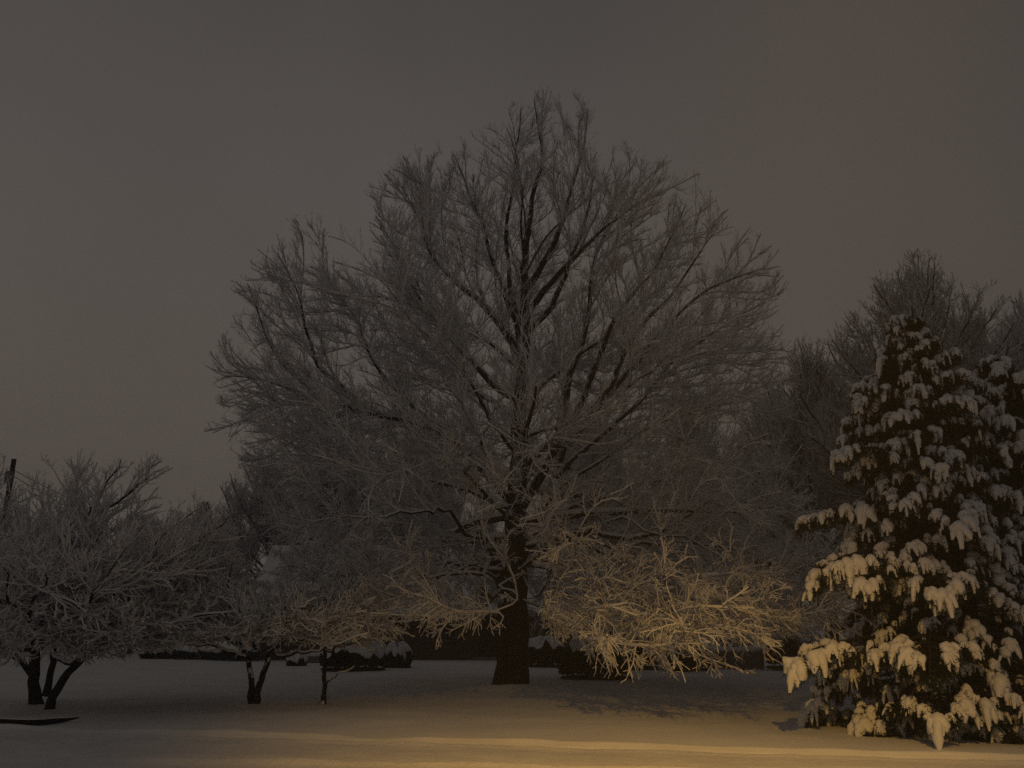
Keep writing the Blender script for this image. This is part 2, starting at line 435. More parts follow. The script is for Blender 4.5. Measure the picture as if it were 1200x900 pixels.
    G += [
        (.12, [(604, 640), (660, 640, -1), (740, 640, -2), (830, 640, -2.5), (915, 655, -2.5)]),
        (.12, [(604, 650), (680, 650, 1.5), (770, 665, 2.5), (860, 690, 3), (925, 715, 3)]),
        (.10, [(604, 660), (670, 670, -1.5), (740, 700, -3), (820, 725, -4), (900, 752, -4.5)]),
        (.10, [(604, 655), (650, 660, -2.5), (700, 680, -5), (760, 710, -7), (880, 725, -8)]),
        (.10, [(604, 650), (650, 640, -3), (700, 650, -6), (760, 665, -8.5), (850, 690, -9.5)]),
        (.10, [(590, 670), (560, 672, -2), (520, 690, -4), (490, 715, -4.2), (460, 745, -4.6)]),
        (.10, [(590, 670), (540, 680, -1.5), (480, 690, -2.5), (420, 705, -3), (370, 725, -3)]),
        (.13, [(612, 480), (680, 420, 2), (750, 360, 3), (820, 300, 3.5), (862, 285, 3.5)]),
        (.13, [(608, 520), (700, 480, -3), (780, 430, -4), (850, 380, -4.5), (890, 350, -4.5)]),
        (.12, [(614, 440), (560, 400, 3), (490, 340, 4), (430, 290, 4.5), (395, 285, 4.5)]),
    ]
    limbs = []
    for r, pts in G:
        P = smooth_path(px_path(pts, D), 18, rng, .75 if pts[-1][1] > 540 and len(pts[-1]) > 2 and pts[-1][2] < -5 else .45 if pts[-1][1] > 540 else .14)
        ok = env(P, RS(1)); ok[:9] = True; P = resample_cut(P, .8) if len(pts[-1]) > 2 and pts[-1][2] < -5 else P; ok = env(P, RS(1)); ok[:9] = True; P = resample_cut(P, .97 if ok.all() else max(.5, np.argmin(ok) / 17 - .04))
        dz = pts[-1][2] if pts[-1][2:] else 0; k = .34 if dz < -7 else .5 if dz < -3.8 else 1
        limbs.append((P, .8 * r * k * (1 - .93 * np.linspace(0, 1, 18) ** .9) + .008))
    # limbs that leave the trunk towards the viewer and away
    nf = 26; P3 = []
    for i in range(nf):
        t = .28 + .66 * (i + .5) / nf
        if i % 2 and .42 < t < .82: continue
        p, _, rp = sample(T[None], tr[None], np.array([0]), np.array([t]))
        az = math.pi / 2 + (math.pi if i % 2 else 0) + rng.uniform(-.9, .9)
        el = math.radians(5 + 55 * max(0, (t - .3)) / .64)
        d = np.array([[math.cos(az) * math.cos(el), math.sin(az) * math.cos(el), math.sin(el)]])
        L = np.array([8.5 - 3.5 * t])
        nz = rng.normal(0, 1, (1, 18, 3)); tro = (lambda q: .03 + 0 * q[:, 2]) if t > .45 else (lambda q: -.015 + 0 * q[:, 2])
        C = march(p, d, L, 18, .07, tro, nz)
        ins = env(C[0], rng); k = 17 if ins.all() else max(4, np.argmin(ins[1:]))
        C = march(p, d, L * k / 17, 18, .07, tro, nz)[0]
        limbs.append((C, .5 * rp[0] * np.linspace(1, .2, 18)))
    LP = np.stack([l[0] for l in limbs]); LR = np.stack([l[1] for l in limbs])
    cen = np.array([base[0], base[1], 6.0])
    def trop(q):
        z = q[:, 2]; return np.where(z > 6, .05, np.where(z < 4, -.045, 0.))
    # attraction points fill the crown in uneven clumps, thinner near the trunk
    M = 150000; lo, hi = np.array([-10, D - 13, .9]), np.array([10, D + 9, 19.5])
    q = rng.uniform(0, 1, (M, 3)) * (hi - lo) + lo; q = q[env(q, rng)]
    core = np.hypot((q[:, 0] - .2) / 1.0, (q[:, 1] - D) / 1.0); keepp = np.clip(np.where(q[:, 2] > 13.2, 4, core) / 4.0, .07, 1) ** 1.3 * np.where(q[:, 1] < D - 1, np.interp(q[:, 2], [2, 5, 7, 13], [1.1, .8, .6, .8]), 1)
    keepp = np.where((q[:, 1] < D - 4) & (q[:, 2] < 4.2), 1.6, 1) * keepp
    q = q[(fbm3(q, 5, 1.25) > -.10) & (rng.rand(len(q)) < keepp)]
    rng.shuffle(q); print('att', len(q)); q = q[:13500]
    ex = [(800, 728, 18.0, .9, 300), (665, 730, 20.5, .7, 160), (860, 712, 19.0, .9, 240), (735, 690, 19.5, .9, 200), (890, 690, 22.5, 1.0, 240)]
    q = np.concatenate([q] + [at(x, y, dd) + rng.normal(0, 1, (k, 3)) * [r, r, r * .4] for x, y, dd, r, k in ex]); q = q[(q[:, 2] > .75) & ~((np.abs(q[:, 0] + .15) < .95 + .25 * np.sin(3 * q[:, 1])) & (q[:, 1] < D - 1) & (q[:, 2] < 3.8))]
    nodes, par, dirs = [], [], []
    for P, _ in limbs:
        c = resample_cut(P, 1.0); L = np.linalg.norm(np.diff(c, axis=0), axis=1).sum(); m = max(4, int(L / .35)); f = np.linspace(2, 17, m)
        c = np.stack([np.interp(f, np.arange(18), P[:, k]) for k in range(3)], 1); tt = unit(np.gradient(c, axis=0))
        b0 = len(nodes); nodes += list(c); dirs += list(tt); par += [-1] + list(range(b0, b0 + m - 1))
    n0 = len(nodes)
    nn, pp = colonize(nodes, par, dirs, q, 5.0, .36, .30, 1.7, lambda p: np.interp(p[:, 2], [2, 4, 6, 9], [-.16, -.05, .10, .26]), rng, 46, np.array([base[0], base[1], 4.5]), .45, env)
    ch = [(P, np.minimum(R, np.interp(P[..., 2], [4, 7], [.022, .2]))) for P, R in chains(nn, pp, n0, .010, 2.5)]
    env4 = lambda p, r: env(p, r) | ((p[:, 2] < 4.5) & (p[:, 2] > .75))
    def trop4(q): return np.interp(q[:, 2], [2, 4.5, 6, 9], [-.10, -.04, .03, .10])
    l4 = grow_many(ch, rng, 6.2, .05, 1, 36, .5, .25, .8, 5, env4, trop4, .15, .007, .007, np.array([base[0], base[1], 4.5]), .5, .9, 1)
    kp = rng.rand(len(l4[0])) < np.interp(l4[0][:, 0, 2], [2, 7], [1, 1]); l4 = (l4[0][kp], l4[1][kp])
    l5 = grow(*l4, rng, 8, .08, 1, 42, .6, .10, .34, 3, None, trop4, .16, .005, .0058, np.array([base[0], base[1], 4.5]), .3, .6, 1)
    print('big', n0, len(nn), sum(len(c[0]) for c in ch), len(l4[0]), len(l5[0]))
    def fat(P, R, k):  # the lower the twig, the thicker its load of wet snow
        z = P[..., 2]; return R + k * np.clip((8.5 - z) / 6, 0, 1)
    crown = finish_tree(root, [(T, tr), (T2, r2)], limbs,
                        [(P, fat(P, R, .006), 5) for P, R in ch] + [(l4[0], fat(*l4, .005), 4), (l5[0], fat(*l5, .0045), 3)], M_TWIG, M_LIMB)
    b = Acc()
    for P, R in ch: snow_on(b, P, np.maximum(R, .012), 5, .8, .007)
    b.build('snow_cover', M_SNOW, crown)
big_tree()

# ------------------------------------------------------------------ 2. the small trees on the left
def small_tree(name, label, base_px, D, stems, guides, left, right, depth, zf, seed, dens=(6, 7, 6.5), fat=.009, tmat=None):
    rng = RS(seed); base = on_ground(*base_px)
    root = thing(name, label, 'tree', base)
    env = outline_env(left, right, D, depth, .08, (lambda p: zf + 0 * p[:, 0]))
    trunks = []
    for r, pts in stems:
        P = smooth_path(px_path(pts, D), 14, rng, .15); trunks.append((P, r * np.interp(np.linspace(0, 1, 14), [0, .1, 1], [1.15, 1, .6])))
    limbs = []
    for r, pts in guides:
        P = smooth_path(px_path(pts, D), 14, rng, .25); limbs.append((P, r * (1 - .9 * np.linspace(0, 1, 14)) + .004))
    LP = np.stack([l[0] for l in limbs]); LR = np.stack([l[1] for l in limbs])
    cen = np.array([base[0], base[1], 1.5])
    def trop(q):
        z = q[:, 2]; return np.where(z > 3.2, .10, np.where(z < 2, -.01, .03))
    l2 = grow(LP, LR, rng, dens[0], .1, 1, 38, .55, .4, 2.2, 9, env, trop, .12, .011, .010, cen, .1, .5, 4)
    l3 = grow(*l2, rng, dens[1], .1, 1, 40, .55, .2, 1.0, 6, env, trop, .15, .009, .009, cen, .15, .4, 3)
    l4 = grow(*l3, rng, dens[2], .1, 1, 42, .6, .1, .5, 4, env, trop, .18, .006, .007, cen, .2, .3, 2)
    print(name, len(l2[0]), len(l3[0]), len(l4[0]))
    def f(P, R, k): return R + k * np.clip((5 - P[..., 2]) / 3, 0, 1)
    crown = finish_tree(root, trunks, limbs, [(l2[0], l2[1], 5), (l3[0], f(*l3, fat), 4), (l4[0], f(*l4, fat), 3)], M_TWIG2, M_LIMB, tmat=tmat)
    b = Acc(); snow_on(b, l2[0], l2[1], 5, .8, .012); b.build('snow_cover', M_SNOW, crown)

small_tree('crab_apple_tree', 'broad low tree with three dark leaning stems and snowy crown at the left edge', (50, 829), 20.6,
    [(.12, [(43, 830, .6), (42, 800, .6), (44, 770, .5), (44, 735, .3), (48, 700)]),
     (.09, [(57, 837, -.2), (66, 812, -.2), (78, 794, -.2), (97, 768, -.3), (125, 750, -.4)]),
     (.07, [(54, 815, .3), (60, 795, .3), (63, 775, .2), (66, 745, 0), (75, 715, -.2)])],
    [(.07, [(38, 792, .6), (20, 775, .4), (0, 757, 0), (-50, 720), (-110, 690)]),
     (.08, [(115, 755, -.4), (160, 722, -.6), (215, 665, -.6), (268, 605, -.6)]),
     (.07, [(100, 766, -.4), (150, 752, -1), (210, 735, -1.5), (285, 715, -1.5)]),
     (.07, [(110, 757, -.4), (170, 715, .5), (240, 680, 1), (300, 660, 1.2)]),
     (.06, [(90, 740, -.3), (150, 690, .5), (220, 630, 1), (280, 610, 1.2)]),
     (.07, [(75, 715), (110, 650), (150, 590), (190, 540)]),
     (.08, [(48, 705), (62, 640), (75, 590), (85, 545)]),
     (.07, [(48, 705), (80, 640, 1), (115, 580, 1), (142, 538, 1)]),
     (.08, [(46, 720), (20, 660), (0, 610), (-20, 560)]),
     (.07, [(46, 720), (0, 680, 1), (-50, 620, 1), (-90, 570, 1)]),
     (.07, [(75, 715), (120, 680, -1.5), (180, 640, -2), (240, 590, -2)]),
     (.06, [(60, 745), (90, 720, -1.5), (120, 690, -2.8), (150, 640, -3.2)]),
     (.06, [(46, 735), (30, 715, -1.5), (10, 690, -2.8), (0, 640, -3.2)]),
     (.06, [(46, 735), (40, 715, -1.8), (50, 700, -3), (55, 660, -3.4)]),
     (.06, [(60, 730), (60, 690, 2), (70, 640, 3), (80, 590, 3)]),
     (.06, [(60, 730), (120, 700, 2), (180, 660, 2.5), (230, 640, 2.5)]),
     (.06, [(46, 725), (0, 700, 2), (-40, 680, 2.5), (-80, 650, 2.5)]),
     (.05, [(64, 770), (95, 752, -1.5), (130, 745, -2.4), (170, 735, -2.6)]),
     (.05, [(44, 760), (20, 752, -1.2), (-10, 745, -2), (-40, 735, -2)])],
    [(530, -50), (560, -95), (600, -130), (700, -150), (745, -120), (772, -60)],
    [(530, 185), (560, 215), (600, 270), (640, 300), (700, 312), (750, 290), (772, 160)], .8, .9, 11)

small_tree('dogwood_tree', 'small two stemmed tree forked in a V from the ground, left of the slender sapling', (298, 829), 20.9,
    [(.065, [(297, 829), (291, 800), (287, 778), (282, 755), (270, 730)]),
     (.07, [(298, 829), (305, 805), (311, 785), (315, 765), (325, 735)])],
    [(.04, [(282, 755), (255, 735, -.5), (225, 715, -.8), (190, 700, -1)]),
     (.04, [(275, 740), (260, 705), (250, 670), (255, 625)]),
     (.04, [(287, 770), (250, 757, -.8), (215, 752, -1.2), (175, 745, -1.4)]),
     (.04, [(325, 735), (340, 700), (362, 695), (382, 684)]),
     (.04, [(315, 765), (350, 745, -.8), (390, 730, -1), (430, 715, -1)]),
     (.04, [(318, 760), (360, 755, -1.2), (400, 748, -1.6), (430, 742, -1.6)]),
     (.035, [(325, 735), (335, 710, -1), (345, 700, -1.2), (358, 685, -1.3)]),
     (.035, [(322, 740), (350, 705, 1), (385, 695, 1.2), (415, 688, 1.3)]),
     (.035, [(285, 760), (275, 720, -1), (268, 690, -1.3), (275, 655, -1.5)]),
     (.035, [(325, 735), (320, 700, 1), (314, 690, 1.2), (308, 680, 1.2)]),
     (.035, [(320, 745), (360, 715, 1.2), (400, 695, 1.6), (420, 690, 1.6)]),
     (.035, [(278, 745), (240, 720, 1.2), (215, 700, 1.6), (200, 690, 1.6)]),
     (.035, [(300, 760, -.2), (300, 740, -1.2), (290, 725, -2), (280, 700, -2.2)]),
     (.035, [(318, 758, -.2), (335, 740, -1.4), (350, 725, -2.1), (370, 700, -2.3)])],
    [(618, 225), (650, 205), (690, 170), (740, 155), (775, 190)], [(618, 258), (650, 280), (676, 300), (684, 380), (690, 425), (690, 440), (740, 455), (775, 420)], .85, 1.3, 12, (14, 10, 9), .006, M_PATCHY)

small_tree('sapling_tree', 'slender single stemmed sapling with patches of snow on its thin trunk', (379, 826), 21.6,
    [(.05, [(379, 826), (379, 805), (381, 785), (381, 765), (378, 735), (374, 700)])],
    [(.022, [(381, 806), (390, 794, -.3), (400, 786, -.5), (415, 781, -.6)]),
     (.03, [(380, 762), (410, 748, -.5), (440, 735, -.8), (470, 728, -.8)]),
     (.03, [(380, 755), (350, 740, -.5), (330, 728, -.8), (310, 722, -.8)]),
     (.03, [(378, 735), (400, 700), (420, 675), (440, 655)]),
     (.03, [(376, 720), (365, 700), (358, 685), (350, 675)]),
     (.03, [(375, 705), (388, 685), (398, 668), (408, 650)]),
     (.03, [(378, 740), (400, 725, -1), (420, 715, -1.6), (440, 700, -1.8)]),
     (.03, [(378, 740), (360, 725, -1), (350, 715, -1.6), (340, 700, -1.8)]),
     (.03, [(378, 740), (400, 730, 1), (430, 715, 1.5), (450, 705, 1.6)])],
    [(660, 405), (690, 340), (740, 300), (785, 330)], [(655, 430), (680, 480), (740, 505), (785, 450)], .85, 1.2, 13, (14, 10, 9), .006, M_PATCHY)

# ------------------------------------------------------------------ 3. the snow laden conifers on the right
def fronds(tips, dirs, size, rng, snow, need, snowy_=True):
    """each tip carries a hand of drooping shoots: needles below, a pillow of snow with hanging fingers on top"""
    n = len(tips)
    hz = unit(np.stack([dirs[:, 0], dirs[:, 1], 0 * dirs[:, 0]], 1)); sd = np.stack([-hz[:, 1], hz[:, 0], 0 * hz[:, 0]], 1)
    K = 7; N = 6
    P = np.empty((n, K, N, 3)); R = np.empty((n, K, N))
    prof = np.array([.6, 1.0, 1.15, 1.1, .9, .4])
    for k in range(K):
        a = (k - (K - 1) / 2) / (K - 1) * 2.7 + rng.normal(0, .16, n)
        L = size * rng.uniform(.45, 1.0, n) * (1 - .12 * abs(k - 3))
        d = hz * np.cos(a)[:, None] + sd * np.sin(a)[:, None]
        up = rng.uniform(.0, .35, n); drop = rng.uniform(.7, 1.5, n)
        for j in range(N):
            s = j / (N - 1)
            P[:, k, j] = tips + d * (L * (s - .25 * s * s * drop))[:, None]
            P[:, k, j, 2] += L * (up * s - drop * s * s) + rng.normal(0, .012, n)
        R[:, k] = (size * .20 * rng.uniform(.65, 1.35, n))[:, None] * prof[None]
    P = P.reshape(-1, N, 3); R = R.reshape(-1, N)
    if snowy_:
        kh = rng.rand(n) < .85; keep = np.repeat(kh, K) & (rng.rand(len(P)) < .8)
        Q = P[keep].copy(); Q[..., 2] += .55 * R[keep]
        ld_ = np.repeat(rng.uniform(.35, 1.15, n), K)[keep][:, None]; snow.tubes(Q, ld_ * R[keep] * (1 + .25 * rng.normal(0, 1, R[keep].shape)).clip(.35, 1.6), 9, .2, rng)
        # the pillow over the middle of the hand
        C = np.stack([tips - hz * (size * .25)[:, None], tips - hz * (size * .1)[:, None], tips + hz * (size * .1)[:, None], tips + hz * (size * .32)[:, None], tips + hz * (size * .42)[:, None]], 1)
        C[..., 2] += (size * .06)[:, None] + np.array([-.02, .02, .03, 0, -.03])
        C = C[kh]; nk = len(C); snow.tubes(C, (size[kh] * .27)[:, None] * np.array([.3, .85, 1, .75, .25]) * rng.uniform(.8, 1.2, (nk, 5)), 9, .12, rng)
    # needles round every shoot
    nb = 22
    t = rng.uniform(.05, 1, (len(P), nb)); idx = np.repeat(np.arange(len(P)), nb)
    p, tan, _ = sample(P, R, idx, t.ravel())
    q = rng.normal(0, 1, p.shape); q[:, 2] -= .35
    q = unit(unit(q) + tan * .9)
    L = rng.uniform(.07, .16, len(p))[:, None]
    w = unit(np.cross(q, rng.normal(0, 1, p.shape))) * .011
    need.blades(p - [0, 0, .015], q * L, w)

def conifer(name, label, axis, radius_prof, nb, seed, arms=(), D0=None, droop=.55):
    rng = RS(seed); axis = np.array(axis)
    base = np.array([axis[0][0], axis[0][1], 0.0])
    root = thing(name, label, 'tree', base)
    T = smooth_path(axis, 20, rng, .04); H = T[-1, 2]
    a = Acc(); a.tubes(T[None], np.interp(np.linspace(0, 1, 20), [0, 1], [.17, .02])[None], 10); a.build('trunk', M_BARK, root)
    paths = []
    for i in range(nb):
        f = (i + .5) / nb; f = 1 - (1 - f) ** 1.25
        t = .05 + .95 * f
        j = min(int(t * 19), 18); p = T[j] + (T[j + 1] - T[j]) * (t * 19 - j)
        az = i * 2.39996 + rng.normal(0, .25)
        L = np.interp(p[2] / H, *radius_prof) * rng.uniform(.72, 1.12) * (1 + .22 * math.sin(2 * az + 4.1 * p[2] / H * 2 + seed) + .12 * math.sin(3 * az - 9 * p[2] / H))
        s = np.linspace(0, 1, 10)
        lift = np.interp(f, [0, .6, 1], [.18, .35, 1.0]); dr = np.interp(f, [0, .7, 1], [droop + .25, droop, .2])
        q = np.empty((10, 3)); q[:, 0] = p[0] + math.cos(az) * L * s; q[:, 1] = p[1] + math.sin(az) * L * s
        q[:, 2] = np.maximum(p[2] + L * (lift * s - dr * s ** 2.0), .12)
        paths.append(q)
    for pts in arms:
        paths.append(smooth_path(px_path(pts, D0), 10, rng, .03))
    P = np.stack(paths); L = lengths(P)
    R = np.clip(.012 + .012 * L, .01, .05)[:, None] * np.linspace(1, .35, 10)[None]
    br, snow, need = Acc(), Acc(), Acc()
    br.tubes(P, R, 6)
    # side shoots along the outer part of each branch
    cnt = np.maximum(2, np.round(L * 9)).astype(int); idx = np.repeat(np.arange(len(P)), cnt)
    t = np.concatenate([np.linspace(.3, .96, c) for c in cnt]) + rng.normal(0, .03, len(idx)); t = np.clip(t, .1, 1)
    p, tan, _ = sample(P, R, idx, t)
    sgn = np.where(np.arange(len(idx)) % 2, 1, -1)
    hz = unit(np.stack([tan[:, 0], tan[:, 1], 0 * t], 1)); sd = np.stack([-hz[:, 1], hz[:, 0], 0 * t], 1) * sgn[:, None]
    sl = (.55 * L[idx] * (1 - t) * rng.uniform(.5, 1, len(idx)) + .08)
    d = unit(hz * .8 + sd); e = p + d * sl[:, None]; e[:, 2] -= .12 * sl + .25 * sl ** 2
    e[:, 2] = np.maximum(e[:, 2], .12)
    br.tubes(np.stack([p, (p + e) / 2 + [0, 0, .02], e], 1), np.full((len(p), 3), .012), 5)
    size = np.clip(.17 + .03 * L[idx], .15, .25) * rng.uniform(.5, 1.35, len(idx))
    fronds(e, d, size, rng, snow, need)
    tips = P[:, -1]; td = unit(P[:, -1] - P[:, -3])
    fronds(tips, td, np.clip(.24 + .05 * L, .18, .38), rng, snow, need)
    # bare dark inner shoots
    ii = np.repeat(np.arange(len(P)), 5); p, tan, _ = sample(P, R, ii, rng.uniform(.08, .7, len(ii)))
    dd = unit(tan + rng.normal(0, .7, p.shape)); fronds(p - [0, 0, .12], dd, np.full(len(p), .42), rng, snow, need, False)
    top = T[-1:]; fronds(top, np.array([[.2, -1, .0]]), np.array([.2]), rng, snow, need)
    br.build('branch', M_BARK, root)
    need.build('foliage', M_NEEDLE, root, smooth=False)
    snow.build('snow_cover', M_SNOW, root)
    print(name, len(P), len(e))
    return root

D1 = 16.6
conifer('spruce_tree', 'tall evergreen with drooping boughs under pillows of snow, nearest the street on the right',
    [at(1112, 868, D1) * [1, 1, 0], at(1108, 780, D1), at(1098, 650, D1), at(1080, 500, D1), at(1060, 378, D1)],
    ([0, .08, .2, .4, .6, .8, 1], [2.1, 2.35, 2.2, 1.75, 1.3, .8, .12]), 120, 21,
    [[(1100, 650), (1060, 638, -.4), (1020, 640, -.8), (985, 655, -1), (955, 690, -1.1)],
     [(1100, 660), (1070, 650, -.8), (1040, 660, -1.4), (1015, 690, -1.7)],
     [(1105, 760), (1060, 745, -.5), (1010, 745, -.9), (965, 755, -1.1), (938, 785, -1.2)],
     [(1105, 690), (1100, 668, -1), (1098, 672, -1.8), (1105, 700, -2.3)],
     [(1108, 770), (1095, 740, -1), (1085, 742, -2), (1090, 790, -2.6)],
     [(1108, 830), (1105, 800, -1), (1100, 810, -2), (1100, 848, -2.6)],
     [(1108, 800), (1125, 780, -1), (1140, 795, -1.8), (1155, 830, -2.2)],
     [(1085, 560), (1040, 530, -.3), (1010, 520, -.5), (985, 535, -.6)],
     [(1075, 480), (1045, 455, -.2), (1025, 455, -.3), (1010, 475, -.4)],
     [(1100, 610), (1050, 590), (1000, 590), (945, 612)]], D1)
D2 = 17.6
conifer('spruce_tree', 'second snow laden evergreen at the right edge, shorter and half outside the frame', 
    [at(1215, 862, D2) * [1, 1, 0], at(1205, 760, D2), at(1190, 600, D2), at(1163, 428, D2)],
    ([0, .1, .3, .5, .75, 1], [2.3, 2.6, 2.3, 1.8, 1.05, .15]), 120, 22,
    [[(1195, 640), (1180, 620, -.5), (1168, 622, -1), (1160, 655, -1.3)],
     [(1200, 700), (1180, 672, -.8), (1170, 672, -1.4), (1165, 700, -1.6)]], D2)

# ------------------------------------------------------------------ 4. trees behind the house and the garden
def bare_tree(label, px, D, top_px, half, seed, mat=M_FARTWIG, group=None, name='bare_tree', nl=26, dn=1.0):
    rng = RS(seed); top = at(px, top_px, D); H = top[2]; base = np.array([top[0], D, 0.])
    root = thing(name, label, 'tree', base, group)
    T = smooth_path([base, base + [rng.uniform(-.3, .3), 0, H * .45], base + [0, 0, H * .8]], 16, rng, .1)
    tr = H * .022 * np.linspace(1, .3, 16)
    W = half / F * D
    def env(p, r):
        zz = p[:, 2] / H
        w = W * np.interp(zz, [.12, .3, .5, .75, .9, 1.0, 1.01], [.5, .95, 1, .75, .45, .12, 0]) + .01
        e = np.hypot(p[:, 0] - base[0], p[:, 1] - D) / w
        return (e < 1 + .1 * r.normal(0, 1, len(p))) & (zz > .12)
    limbs = []
    for i in range(nl):
        t = .25 + .73 * i / nl; p, _, rp = sample(T[None], tr[None], np.array([0]), np.array([t]))
        az = i * 2.4 + rng.normal(0, .3); el = math.radians(np.interp(t, [.25, 1], [25, 80]))
        d = np.array([[math.cos(az) * math.cos(el), math.sin(az) * math.cos(el), math.sin(el)]])
        nz = rng.normal(0, 1, (1, 12, 3)); L = np.array([H * .5]); tro = lambda q: .04 + 0 * q[:, 2]
        C = march(p, d, L, 12, .08, tro, nz); ins = env(C[0], rng); k = 11 if ins.all() else max(3, np.argmin(ins[1:]))
        C = march(p, d, L * k / 11, 12, .08, tro, nz)[0]
        limbs.append((C, .5 * rp[0] * np.linspace(1, .25, 12)))
    LP = np.stack([l[0] for l in limbs]); LR = np.stack([l[1] for l in limbs]); cen = base + [0, 0, H * .35]
    trp = lambda q: .07 + 0 * q[:, 2]
    l2 = grow(LP, LR, rng, 3.2 * dn, .12, 1, 36, .5, .6, 3.5, 8, env, trp, .1, .011, .016, cen, .3, .5, 4)
    l3 = grow(*l2, rng, 4.2 * dn, .1, 1, 36, .55, .3, 1.6, 5, env, trp, .12, .009, .013, cen, .3, .4, 3)
    l4 = grow(*l3, rng, 5.0 * dn, .1, 1, 38, .6, .15, .8, 3, env, trp, .15, .006, .011, cen, .3, .3, 1)
    a = Acc(); a.tubes(T[None], tr[None], 10); a.build('trunk', M_TRUNK, root)
    a = Acc()
    for P, R in limbs: a.tubes(P[None], R[None], 6)
    a.build('limb', M_LIMB, root)
    a = Acc(); a.tubes(l2[0], l2[1], 4); a.tubes(l3[0], l3[1], 3); a.tubes(l4[0], l4[1], 3); a.build('crown', mat, root)
    print('bare', len(l2[0]), len(l3[0]), len(l4[0]))
    return root

bare_tree('tall bare tree rising straight behind the nearer snow laden evergreen', 1072, 34, 298, 185, 31, nl=44, dn=1.35)
bare_tree('bare tree at the right edge behind the second evergreen, its top cut by the frame', 1205, 36, 340, 140, 32, nl=40, dn=1.35)
bare_tree('lower bare tree between the big central tree and the evergreens', 945, 38, 395, 105, 33, nl=40, dn=1.35)

def far_evergreen(label, px, D, top_px, half, seed):
    rng = RS(seed); top = at(px, top_px, D); H = top[2]; base = np.array([top[0], D, 0.])
    root = thing('evergreen_tree', label, 'tree', base, 'evergreens behind the house')
    T = np.stack([base + [0, 0, H * s] for s in np.linspace(0, 1, 8)])
    a = Acc(); a.tubes(T[None], (H * .02 * np.linspace(1, .15, 8))[None], 8); a.build('trunk', M_BARK, root)
    W = half / F * D; n = 150; need, snow = Acc(), Acc()
    P = []
    for i in range(n):
        f = (i + .5) / n; z = H * (.06 + .92 * f); L = W * (np.interp(f, [0, .15, .5, .8, 1], [.85, 1, .8, .45, .06])) * rng.uniform(.7, 1.15)
        az = i * 2.4 + rng.normal(0, .3); s = np.linspace(0, 1, 6)
        P.append(np.stack([base[0] + math.cos(az) * L * s, base[1] + math.sin(az) * L * s, np.maximum(z + L * (.25 * s - .5 * s * s), .2)], 1))
    P = np.stack(P); R = np.full((n, 6), .03)
    need.tubes(P, R, 4)
    k = 90; idx = np.repeat(np.arange(n), k); p, tan, _ = sample(P, R, idx, rng.uniform(.1, 1, n * k))
    q = unit(rng.normal(0, 1, p.shape) + tan * .8 - [0, 0, .4])
    need.blades(p, q * rng.uniform(.25, .6, (len(p), 1)), unit(np.cross(q, rng.normal(0, 1, p.shape))) * .06)
    k = 7; idx = np.repeat(np.arange(n), k); p, tan, _ = sample(P, R, idx, rng.uniform(.35, 1, n * k))
    hz = unit(tan * [1, 1, .4]); l = rng.uniform(.18, .4, (len(p), 1))
    C = np.stack([p - hz * l, p + [0, 0, .03], p + hz * l - [0, 0, .05]], 1); C[..., 2] += .06
    snow.tubes(C, rng.uniform(.06, .13, (len(p), 1)) * np.array([[.35, 1, .35]]), 6)
    need.build('foliage', M_NEEDLE, root, smooth=False); snow.build('snow_cover', M_SNOW, root)

for lab, px, D, tp, hw, sd in [
    ('far evergreen directly behind the house roof left of the big trunk', 505, 66, 575, 60, 44),
    ('far evergreen directly behind the house roof right of the big trunk', 655, 66, 570, 62, 45),
    ('far evergreen beyond the right end of the house', 745, 66, 560, 60, 46),
    ('tallest dark evergreen in the gap between the house and the snow laden evergreens', 885, 58, 520, 70, 48),
    ('small evergreen top showing behind the broad low tree at its right shoulder', 240, 66, 588, 30, 50),
    ('low evergreen hidden behind the stems of the broad low tree', 90, 66, 615, 50, 52),
    ('far evergreen seen through the boughs of the nearer snow laden evergreen', 1060, 58, 540, 70, 54)]:
    far_evergreen(lab, px, D, tp, hw, sd)
for lab, px, D, tp, hw, sd in [
    ('hazy rounded tree behind the left end of the snowy roof, left of the chimney', 318, 60, 525, 88, 141),
    ('hazy rounded tree behind the roof right of the chimney', 400, 62, 495, 100, 142),
    ('hazy tree straight behind the crown of the big tree, left of its trunk', 500, 64, 480, 80, 143),
    ('hazy tree straight behind the crown of the big tree, right of its trunk', 690, 64, 470, 85, 144),
    ('hazy tree behind the right side of the big crown', 800, 60, 440, 85, 145),
    ('dense hazy tree in the gap between the big crown and the snow laden evergreens', 900, 56, 440, 80, 146),
    ('low hazy tree behind the middle of the broad low tree', 170, 64, 600, 65, 147),
    ('low hazy tree behind the broad low tree beside the utility pole', 20, 64, 595, 65, 148),
    ('hazy tree right behind the second snow laden evergreen', 1150, 56, 480, 90, 149)]:
    bare_tree(lab, px, D, tp, hw, sd, M_FARTWIG, 'rounded trees behind the house', 'background_tree', 38, 1.25)

